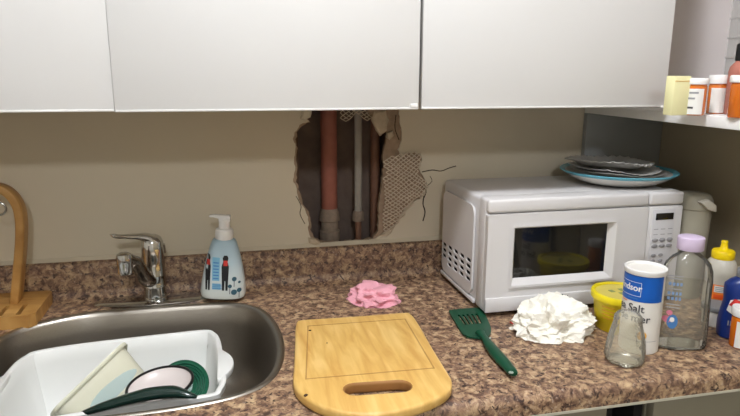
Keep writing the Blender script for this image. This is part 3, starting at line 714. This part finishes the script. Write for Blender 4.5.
def rounded_slab(name, outer, hole, z0_, z1_, r_, m, parent):
    """slab with rounded outer edge and a rounded hole"""
    ar = lambda P: sum(P[i][0]*P[(i+1) % len(P)][1]-P[(i+1) % len(P)][0]*P[i][1] for i in range(len(P)))
    if ar(outer) > 0: outer = outer[::-1]
    if ar(hole) > 0: hole = hole[::-1]
    b = MB(); prof_ = [(r_*(1-math.cos(a)), r_*(1-math.sin(a))) for a in [PI/2*i/4 for i in range(5)]]
    up_ = [(d, z1_-h) for d, h in prof_]; lo = [(d, z0_+h) for d, h in prof_]
    lev = lo[::-1]+up_
    b.loft_rings([[(x, y, z) for x, y in inset(outer, d)] for d, z in lev], False, False)
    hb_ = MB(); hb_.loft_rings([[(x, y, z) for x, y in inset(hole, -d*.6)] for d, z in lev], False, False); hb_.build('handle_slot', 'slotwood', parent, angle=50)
    for z in (z0_, z1_):
        L_ = [inset(outer, r_), inset(hole, -r_*.6)]
        tri = tessellate_polygon([[Vector((p[0], p[1], 0)) for p in l] for l in L_])
        b.add([(x, y, z) for l in L_ for x, y in l], [tuple(t_) for t_ in tri])
    o = b.build(name, m, parent, angle=50)
    bm = bmesh.new(); bm.from_mesh(o.data); bmesh.ops.remove_doubles(bm, verts=bm.verts, dist=1e-6); bmesh.ops.recalc_face_normals(bm, faces=bm.faces); bm.to_mesh(o.data); bm.free()
    return o
rounded_slab('board', loc2(bo), loc2(hh), .0006, TH, .0055, 'board', cb)
g = [bp(308,326), bp(405,319), bp(434,368), bp(306,379)]
g = [Vector((x-cbc.x, y-cbc.y, 0)) for x, y in g]
for a, c in zip(g, g[1:]+g[:1]):
    d_ = (c-a).normalized(); n_ = Vector((-d_.y, d_.x, 0))*.0013; a2 = a-d_*.001; c2 = c+d_*.001
    MB().add([(p+n_*s+Vector((0, 0, z))) for z in (TH-.001, TH+.0003) for p, s in ((a2, 1), (a2, -1), (c2, -1), (c2, 1))], [(0,1,2,3),(7,6,5,4),(0,4,5,1),(1,5,6,2),(2,6,7,3),(3,7,4,0)]).build('groove', 'boarddk', cb, smooth=False)
for x, y, s in ((310, 330.5, .0026), (306, 395, .0030), (327, 343, .0012)):
    q = px(x, y, z=TH); MB().lathe([(s*1.3, -.001), (s, .0004), (.0, .0005)], 10, cap1=False).build('knot', 'knot', cb, loc=(q.x-cbc.x, q.y-cbc.y, TH))

# ================================================================== SPATULA
SC = Vector((.37, -.40, .001))
def sp(x, y, z=.006): q = px(x, y, z=z); return Vector((q.x-SC.x, q.y-SC.y))
spt = thing('spatula', 'dark green slotted nylon spatula lying on the counter', 'spatula', SC)
hd_o = [sp(449.5,312), sp(452,309.8), sp(478,307.6), sp(482,309), sp(487,318), sp(491,328), sp(490,334), sp(485,338), sp(477,337.5), sp(467,336), sp(460,330), sp(454,320)]
hd_s = smooth_closed([(p.x, p.y) for p in hd_o], 3)
# slots run along the head's length
tl, tr, bl_, br = sp(452.5, 313.5), sp(480, 311.5), sp(466, 331), sp(487, 329)
slots = []
for i in range(5):
    u = .17+.165*i
    a = tl.lerp(tr, u); c = bl_.lerp(br, u); p0, p1 = a.lerp(c, .12), a.lerp(c, .68); d_ = (p1-p0).normalized(); n_ = Vector((-d_.y, d_.x))*.0024
    slots.append([tuple(p0-n_), tuple(p1-n_), tuple(p1+n_), tuple(p0+n_)])
poly_prism('blade', hd_s, slots, 'z', .002, .0055, 'dkgreen', spt, smooth=False)
hp = [sp(480, 334), sp(485, 340), sp(489, 346), sp(495, 354), sp(502, 362), sp(509, 370), sp(514, 376)]
b = MB(); hpts = smooth_open([(p.x, p.y, .0085) for p in hp], 4)
wid = [.010, .0085, .0075, .007, .0072, .0078, .0085, .009, .0098, .0105, .011, .0115, .0118, .012, .012, .012, .0118, .0115, .011, .0105, .0102, .010, .0095, .0085, .006]
b.tube(hpts, wid[:len(hpts)], n=16, flat=.62).build('handle', 'dkgreen', spt)
q = sp(511, 372.5, .015); MB().lathe([(.0042, 0), (.0042, .0012), (.0028, .0018), (.0024, .0004), (0, .0004)], 16).build('hanging_hole', mat('worn_hole_rim', (150, 160, 150), .5), spt, loc=(q.x, q.y, .0135))
q = sp(490.5, 338.5, .012); MB().lathe([(.003, 0), (.002, .001), (0, .0012)], 10).build('rivet', 'ring', spt, loc=(q.x, q.y, .0125))

# ================================================================== CLOTH AND PAPER
def crumple(name, m, label, cat, c, rx, ry, rz_, seed, amp, rot=0, flat=.15, fall=.5, sharp=14, octs=4):
    """crumpled sheet ball: sphere displaced by ridged creases, flattened where it rests"""
    bm = bmesh.new(); bmesh.ops.create_icosphere(bm, subdivisions=5, radius=1)
    for v in bm.verts:
        p = v.co.normalized(); q_ = p*1.0+Vector((seed, seed*.7, -seed)); q_ = q_+noise.noise_vector(q_*1.3)*.35
        h = 0; a_ = amp; f_ = 1.5
        for k_ in range(octs):
            h += a_*(1-2.6*abs(noise.noise(q_*f_+Vector((k_*7.1, 0, 0))))); f_ *= 1.9; a_ *= fall
        r_ = 1+h
        z = p.z*r_*rz_
        z = z if z > -flat*rz_ else -flat*rz_+(z+flat*rz_)*.02
        v.co = (p.x*r_*rx, p.y*r_*ry, z+flat*rz_+.0012)
    me = bpy.data.meshes.new(name); bm.to_mesh(me); bm.free(); me.materials.append(MT[m])
    zmin = min(v.co.z for v in me.vertices)
    for v in me.vertices: v.co.z -= zmin-.0006
    me.polygons.foreach_set('use_smooth', [True]*len(me.polygons)); me.set_sharp_from_angle(angle=math.radians(sharp))
    o = bpy.data.objects.new(name, me); COL.objects.link(o); o.location = c; o.rotation_euler.z = rot
    return tag(o, label, cat)
g2 = lambda L: [tuple(px(x, y, z=0).xy) for x, y in L]
crumple('pink_cloth', 'pink', 'crumpled pink cloth on the counter behind the cutting board', 'cloth', (.200, -.160, 0), .046, .048, .027, 3.1, .30, .4, .1, .36, 20, 3)
crumple('crumpled_paper_towel', 'tissue', 'crumpled white paper towel in front of the microwave', 'paper towel', (.514, -.406, 0), .063, .052, .046, 5.3, .30, .2, .12, .5)
tag(MB().tube(smooth_open([px(x, y, z=.0025) for x, y in ((510,322),(514,324),(518,322.5),(521,326),(526,329),(520,331))], 5), .0013, n=6).build('twist_tie', 'inkred'), 'small red twist tie left of the crumpled paper towel', 'twist tie')

# ================================================================== YELLOW TUB
yc = px(622, 291, z=.078)
yt = thing('margarine_tub', 'yellow plastic tub with lid behind the salt carton', 'tub', (yc.x, yc.y, .0005))
MB().lathe([(.044, 0), (.046, .002), (.0545, .066), (.056, .068), (.056, .071)], 48).build('tub_body', 'ytub', yt)
MB().lathe([(.0585, .064), (.0595, .066), (.0595, .0745), (.058, .0775), (.052, .0775), (.0505, .0745)], 48, cap0=False, cap1=False).build('lid_rim', 'ytub', yt)
MB().lathe([(.052, .0742), (0, .0746)], 48, cap0=True, cap1=True).build('lid_panel', 'ylid', yt)
def cyl_patch(name, a0, a1, r0, z0_, r1, z1_, m, parent, n_=10):
    b = MB(); vs = []
    for k_, (r_, z_) in enumerate(((r0, z0_), (r1, z1_))):
        for i in range(n_+1):
            a = math.radians(a0+(a1-a0)*i/n_); vs.append((r_*math.cos(a), r_*math.sin(a), z_))
    b.add(vs, [(i, i+1, n_+2+i, n_+1+i) for i in range(n_)]); return b.build(name, m, parent)
ry = lambda z_: .046+(.0545-.046)*(z_-.002)/.064+.0006
cyl_patch('label', 238, 290, ry(.008), .008, ry(.060), .060, 'paper', yt)
for i in range(5): cyl_patch('label_line', 243, 275, ry(.015+.009*i)+.0004, .015+.009*i, ry(.019+.009*i)+.0004, .019+.009*i, 'inkgrey' if i != 3 else 'inkblue', yt)
for i in range(4): cyl_patch('label_line', 195, 225, ry(.03+.008*i)+.0003, .03+.008*i, ry(.0325+.008*i)+.0003, .0325+.008*i, 'lemon', yt)
for x, y in ((-.02, .005), (-.008, -.012), (.004, .008)): bxo('lid_print', (x, y, .0745), (x+.009, y+.012, .0752), mat('olive_lid_print', (140, 150, 90), .5), yt, bevel=0)

# ================================================================== SALT CARTON
sc0 = px(645, 353.5, z=0); SCP = Vector((sc0.x+.003, sc0.y+.026, .0005)); RS = .0350; HS = .160
st = thing('salt_canister', 'round white and blue sea salt carton behind the glass shaker', 'carton', SCP)
MB().lathe([(RS-.002, 0), (RS, .002), (RS, HS-.004), (RS+.0015, HS-.003), (RS+.0015, HS), (RS-.001, HS+.0008), (RS-.002, HS-.003), (0, HS-.0035)], 56, cap1=False).build('carton_body', 'saltpaper', st)
MB().lathe([(RS+.0015, HS-.009), (RS+.0022, HS-.008), (RS+.0022, HS), (RS+.0008, HS+.0012), (RS-.0015, HS+.0008), (RS-.0025, HS-.002), (RS-.003, HS-.003)], 56, cap0=False, cap1=False).build('lid_rim', 'white', st)
fdir = math.degrees(math.atan2(CAM.y-SCP.y, CAM.x-SCP.x))     # direction to the camera
cyl_patch('blue_band', fdir-170, fdir+62, RS+.0005, HS-.058, RS+.0005, HS-.009, 'blue', st, 60)
def wrap_text(body, size, ang, z_, m, parent, name='lettering', bold=.0, R_=RS+.0011):
    me = text_mesh(body, size, bold)
    bm = bmesh.new(); bm.from_mesh(me)
    bmesh.ops.subdivide_edges(bm, edges=[e for e in bm.edges if e.calc_length() > .004], cuts=2)
    bm.to_mesh(me); bm.free()
    for v in me.vertices:
        a = math.radians(ang)+v.co.x/R_; z = z_+v.co.y; v.co = (R_*math.cos(a), R_*math.sin(a), z)
    me.materials.append(MT[m]); o = bpy.data.objects.new(name, me); COL.objects.link(o); o.parent = parent; return o
wrap_text('Windsor', .0168, fdir-52, HS-.038, 'white', st, bold=.0004)
fr = fdir-52
for z_ in (HS-.0225, HS-.048): cyl_patch('logo_frame', fr-44, fr+46, RS+.0009, z_, RS+.0009, z_+.0008, 'white', st, 20)
cyl_patch('logo_frame', fr+45, fr+46.2, RS+.0009, HS-.048, RS+.0009, HS-.0225, 'white', st, 2)
cyl_patch('small_print', fr+8, fr+38, RS+.0009, HS-.0535, RS+.0009, HS-.0518, 'inkblue', st, 8)
wrap_text('Sea Salt', .0205, fdir-42, HS-.0775, 'ink', st, bold=.0002)
wrap_text('Sel de mer', .0205, fdir-44, HS-.0965, 'ink', st, bold=.0002)
cyl_patch('small_print', fr-20, fr+6, RS+.0009, HS-.0615, RS+.0009, HS-.060, 'orange', st, 8)
def cyl_disc(name, ang, z_, r_, m, parent, R_=RS+.0009):
    vs = [(R_*math.cos(math.radians(ang)), R_*math.sin(math.radians(ang)), z_)]+[(R_*math.cos(math.radians(ang)+r_*math.cos(t)/R_), R_*math.sin(math.radians(ang)+r_*math.cos(t)/R_), z_+r_*math.sin(t)) for t in [2*PI*i/18 for i in range(18)]]
    return MB().add(vs, [(0, 1+i, 1+(i+1) % 18) for i in range(18)]).build(name, m, parent)
cyl_disc('lemon_print', fdir+8, HS-.122, .0085, 'lemon', st); cyl_disc('seal_print', fdir+12, HS-.145, .0048, 'inkblk', st)
cyl_patch('seam_line', fdir-80, fdir+60, RS+.0006, HS-.1335, RS+.0006, HS-.1328, 'inkgrey', st, 30)

# ================================================================== GLASS SHAKER
gp = px(626, 362, z=0)
gs = thing('glass_shaker', 'small ribbed clear glass shaker in front of the salt carton', 'shaker', (gp.x, gp.y+.006, .0005))
n = 48; rings = []
for r_, z_ in [(.029, 0), (.0330, .003), (.0345, .010), (.0342, .020), (.032, .040), (.028, .058), (.0250, .072), (.0242, .075), (.0245, .079), (.0235, .086), (.019, .0915), (.010, .0945), (.002, .095)]:
    fl = .022 if .008 < z_ < .07 else 0
    rings.append([(r_*(1+fl*math.cos(12*2*PI*i/n))*math.cos(2*PI*i/n), r_*(1+fl*math.cos(12*2*PI*i/n))*math.sin(2*PI*i/n), z_) for i in range(n)])
inner = [[(x*.88, y*.88, .006+z*.90) for x, y, z in r_] for r_ in rings]
b = MB(); b.loft_rings(rings, True, True); b.build('glass_shell', 'glass', gs)

# ================================================================== OIL BOTTLE
op = px(686, 346, z=0)
ob = thing('oil_bottle', 'clear oil bottle with lavender cap right of the salt carton', 'bottle', (op.x-.012, op.y+.006, .0005), rz=-.30)
OB = [(0, .044, .024, 3), (.003, .048, .028, 3), (.012, .050, .0295, 3), (.05, .049, .029, 3), (.11, .0475, .028, 3), (.145, .0475, .028, 2.9), (.165, .046, .0275, 2.7), (.18, .041, .026, 2.5), (.192, .031, .023, 2.2), (.199, .021, .019, 2), (.203, .017, .017, 2), (.212, .017, .017, 2)]
OB = [(a_[0]*.92, a_[1]*.94, a_[2]*.94)+tuple(a_[3:]) for a_ in OB]
MB().loft(OB, 56, True, False).build('bottle_body', 'clear', ob)
MB().loft([(.006, .040, .0218, 3), (.05, .0425, .0240, 3), (.11, .041, .0232, 3), (.128, .0408, .0230, 3)], 48).build('oil_fill', 'oil', ob)
MB().lathe([(.0195, .186), (.0198, .189), (.0188, .1895)], 32, cap0=False, cap1=False).build('neck_ring', 'clear', ob)
MB().lathe([(.0225, .1915), (.0232, .1925), (.0232, .2125), (.0225, .215), (.018, .2165), (0, .217)], 40).build('cap', 'lav', ob)
def oy(x, z_): return -.0279*(max(0, 1-(abs(x)/.0466)**3))**(1/3)-.0006
def odecal(name, polys, m, off=0):
    b = MB()
    for p in polys:
        vs = [(x, oy(x, z_)-off, z_) for x, z_ in p]; b.add(vs, [tuple(range(len(vs)))])
    return b.build(name, m, ob, smooth=False)
odecal('label_print', [rc(-.040+.006*i, -.036+.006*i, z_, z_+.006) for i in range(4) for z_ in (.128, .110, .100)], 'inkpale')
for z_ in (.145, .14, .12, .090, .084): odecal('label_line', [rc(-.041, -.018, z_, z_+.002)], 'inkgrey')
odecal('pink_mark', [disc(-.037, .062, .007), disc(-.034, .075, .005)], mat('pink_print', (206, 120, 140), .5), .0003)
odecal('blue_mark', [[(-.028+.009*math.cos(t), .058+.014*math.sin(t)) for t in [2*PI*i/16 for i in range(16)]]], 'inkblue', .0004)
odecal('white_mark', [[(-.029+.004*math.cos(t), .062+.005*math.sin(t)) for t in [2*PI*i/12 for i in range(12)]]], 'paper', .0007)

# ================================================================== JUG BESIDE THE MICROWAVE
jt = px(697, 193, Y=-.285)
jg = thing('water_jug', 'frosted plastic jug with pale lid right of the microwave', 'jug', (.9185, -.285, .0005))
hz = jt.z
MB().lathe([(.034, 0), (.036, .004), (.038, .06), (.039, hz*.6), (.040, hz-.05), (.038, hz-.03)], 40).build('jug_body', 'jug', jg)
MB().lathe([(.039, hz-.034), (.041, hz-.032), (.041, hz-.016), (.036, hz-.004), (.03, hz), (0, hz+.001)], 40).build('lid', 'jug', jg)
b = MB(); b.loft_rings([[(x, y, z_) for x, z_ in ((-.022, hz-.012), (.0, hz-.006), (.020, hz-.020), (.022, hz-.036), (.0, hz-.030))] for y in (-.049, -.03)])
b.build('pour_spout', 'jugw', jg, bevel=.003)

# ================================================================== LOW WHITE TUB + SQUEEZE BOTTLE + BLUE BOTTLE + VIAL
wt = thing('small_white_tub', 'low white tub with grey lid between the oil bottle and blue bottle', 'tub', (.862, -.452, .0005))
MB().lathe([(.025, 0), (.027, .002), (.029, .036)], 36).build('tub_body', 'white', wt)
MB().lathe([(.0300, .033), (.0308, .034), (.0308, .041), (.0300, .0425), (0, .0425)], 36, cap1=False).build('lid', 'greycap', wt)
hb = px(720, 312, z=.02)
hy_ = thing('squeeze_bottle', 'translucent squeeze bottle with yellow nozzle cap and orange label', 'bottle', (.908, -.400, .0005))
MB().lathe([(.027, 0), (.0295, .003), (.030, .03), (.0305, .06), (.029, .075), (.0305, .09), (.030, .105), (.026, .118), (.020, .126), (.0185, .13)], 40).build('bottle_body', 'honeyb', hy_)
MB().lathe([(.0245, .004), (.0265, .03), (.0265, .035), (0, .035)], 32).build('honey_fill', 'honey', hy_)
MB().lathe([(.0215, .124), (.0225, .126), (.0225, .139), (.0205, .142), (.010, .1445), (.0078, .147), (.0062, .158), (.0068, .160), (.0055, .1625), (0, .163)], 36).build('yellow_cap', 'yellowcap', hy_)
fh = math.degrees(math.atan2(CAM.y+.400, CAM.x-.908))
cyl_patch('label', fh-25, fh+62, .0312, .036, .0312, .072, 'orange', hy_, 14)
cyl_patch('label_patch', fh-15, fh+28, .0317, .056, .0317, .070, 'paper', hy_, 10)
for i in range(3): cyl_patch('label_line', fh-12, fh+24, .032, .058+.004*i, .032, .0595+.004*i, 'inkgrey', hy_, 8)
cyl_patch('label_band', fh-15, fh+40, .0317, .042, .0317, .051, mat('red_orange_print', (226, 84, 30), .5), hy_, 10)
bb = thing('blue_bottle', 'dark blue bottle with red and white emblem at the right edge', 'bottle', (.858, -.515, .0005), rz=-.45)
MB().loft([(0, .036, .022, 3), (.003, .039, .025, 3), (.03, .040, .026, 2.8), (.055, .037, .025, 2.6), (.075, .034, .023, 2.5), (.092, .036, .023, 2.5), (.108, .036, .022, 2.4), (.118, .026, .019, 2.2), (.123, .016, .016, 2), (.126, .015, .015, 2)], 44).build('bottle_body', 'navy', bb)
MB().lathe([(.017, .124), (.0175, .125), (.0175, .138), (.016, .14), (0, .1405)], 28).build('cap', 'greycap', bb)
def by(x, z_): return -.0262*(max(0, 1-(abs(x)/.0405)**2.7))**(1/2.7)-.0016
def bdec(name, polys, m, off=0):
    b = MB()
    for p in polys: b.add([(x, by(x, z_)-off, z_) for x, z_ in p], [tuple(range(len(p)))])
    return b.build(name, m, bb, smooth=False)
bdec('white_emblem', [[(-.034, .060), (-.022, .052), (-.008, .060), (-.004, .074), (-.016, .086), (-.030, .082)]], 'paper')
bdec('red_emblem', [[(-.032, .072), (-.020, .066), (-.008, .074), (-.012, .082), (-.024, .086)]], 'inkred', .0008)
bdec('white_strokes', [rc(-.03+.004*i, -.028+.004*i, .030, .040) for i in range(3)], 'inkgrey')

def vial(name, label, loc, r_, h_, caph, lab=True, rz=0, marks=True, fdirx=None, cover=(-75, 45), tilt=None):
    t = thing(name, label, 'pill bottle', loc, rz, 'amber pill bottles', rot=tilt)
    MB().lathe([(r_*.94, 0), (r_, .002), (r_, h_-caph-.004), (r_*.93, h_-caph-.002), (r_*.93, h_-caph)], 32).build('vial_body', 'amber', t)
    MB().lathe([(r_*1.08, h_-caph), (r_*1.1, h_-caph+.001), (r_*1.1, h_-.002), (r_*1.04, h_), (0, h_+.0004)], 36).build('cap', 'white', t)
    f = math.degrees(math.atan2(CAM.y-loc[1], CAM.x-loc[0]))-math.degrees(rz)
    if lab:
        cyl_patch('label', f+cover[0], f+cover[1], r_+.0005, .002, r_+.0005, (h_-caph)*.86, 'paper', t, 16)
        if marks:
            hb_ = (h_-caph)
            for z_, a0, a1, mm in ((.72, -55, -38, 'inkred'), (.70, -32, 15, 'inkgrey'), (.52, -50, 0, 'inkgrey'), (.22, -45, -5, 'ink')):
                cyl_patch('label_line', f+a0, f+a1, r_+.0009, hb_*z_, r_+.0009, hb_*z_+.0035, mm, t, 8)
    return t
v0 = px(742, 349, z=0)
vial('pill_bottle', 'amber pill bottle with white cap on the counter at the right edge', (v0.x+.008, v0.y+.012, .0005), .021, .078, .016, cover=(-30, 90), marks=False)

# ================================================================== THINGS ON THE SHELF
ZT = ZS1+.0005
q = px(695.5, 115.8, z=ZS1)
vial('pill_bottle', 'amber pill bottle with white label at the front of the shelf', (q.x+.008, q.y+.016, ZT), .0195, .070, .0115)
q = px(714, 114.4, z=ZS1)
vial('pill_bottle', 'amber pill bottle half hidden behind the front labelled one on the shelf', (q.x+.020, q.y+.020, ZT), .0170, .076, .017, cover=(-40, 75), marks=False)
q = px(744, 118.5, z=ZS1)
vial('pill_bottle', 'large amber pill bottle without front label at the right end of the shelf', (q.x+.014, q.y+.020, ZT), .0245, .076, .013, lab=False)
q = px(681, 116, z=ZS1)
yb = thing('yellow_card_box', 'pale yellow upright carton beside the cabinet on the shelf', 'box', (q.x+.004, q.y+.02, ZT), rz=.05)
bxo('carton', (-.0185, -.010, 0), (.0185, .014, .074), 'paleyel', yb, bevel=.0015)
bxo('flap_line', (-.018, -.0106, .064), (.018, -.0095, .065), 'lemon', yb, bevel=0)
q = px(741, 110, z=ZS1)
pb_ = thing('syrup_bottle', 'pink syrup bottle with black cap at the far right of the shelf', 'bottle', (.985, -.312, ZT))
MB().lathe([(.024, 0), (.026, .003), (.026, .082), (.024, .092), (.0165, .101), (.015, .106)], 36).build('bottle_body', 'pinkliq', pb_)
MB().lathe([(.0165, .103), (.0172, .105), (.0172, .133), (.0155, .1355), (0, .136)], 28).build('cap', 'black', pb_)
bn = thing('clear_bin', 'tall clear plastic bin standing against the wall on the shelf', 'bin', (0, 0, ZT))
q = px(719, 110.8, z=ZS1); bx0, bx1, by0, by1, bh = q.x, 1.014, q.y-.16, q.y, .24
print('BIN', q)
b = MB(); th = .0022
b.box((bx0, by0, 0), (bx1, by1, th)); b.box((bx0, by0, th), (bx0+th, by1, bh)); b.box((bx1-th, by0, th), (bx1, by1, bh)); b.box((bx0+th, by1-th, th), (bx1-th, by1, bh)); b.box((bx0+th, by0, th), (bx1-th, by0+th, bh))
bn.location.z = ZT
bb2 = None
tag(bn, 'tall clear plastic bin standing at the right end of the shelf', 'bin')
b.build('bin_shell', 'binp', bn, smooth=False)
for z_ in (.11, .15, .19): bxo('moulded_rib', (bx0-.002, by0, z_), (bx0, by1, z_+.004), 'binp', bn, bevel=.0005)
q = px(743.5, 115.5, z=ZS1); pb_.location = (q.x+.006, q.y+.02, ZT); print('SYR', q)
# cable lying on the shelf's back end, seen under the cabinet
cpts = [px(x, 110.5+.6*math.sin(i*1.7), z=ZS1+.004) for i, x in enumerate((640, 646, 652, 657, 661))]
tag(MB().tube(smooth_open([(.845+.02*math.cos(a*1.1), -.10+.045*math.sin(a), ZS1+.005+.0015*a) for a in [i*.7 for i in range(16)]], 3), .004, n=8).build('cable_coil', 'black'), 'small coil of black cable at the back of the shelf', 'cable')

# ================================================================== CEILING LAMP (room lighting) AND ADDED FILL LAMP
def lamp(P, strength, label, R_=.13):
    t = thing('ceiling_lamp', label, 'lamp', (P.x, P.y, ZC), group='ceiling lamps')
    MB().lathe([(R_+.01, -.0005), (R_+.012, -.02), (R_, -.024), (R_-.01, -.02)], 40).build('lamp_base', 'white', t)
    MB().lathe([(R_-.004, -.022), (R_-.01, -.05), (R_*.8, -.078), (R_*.45, -.094), (0.001, -.1)], 40).build('diffuser', mat('lit_diffuser', (244, 248, 254), .5, var=.0, emit=strength), t)
lamp(LAMP, LAMP_STRENGTH, 'round flush ceiling lamp above the counter')
lamp(FILL_LAMP, LAMP_STRENGTH*1.12, 'added round fill lamp on the ceiling further back in the room')
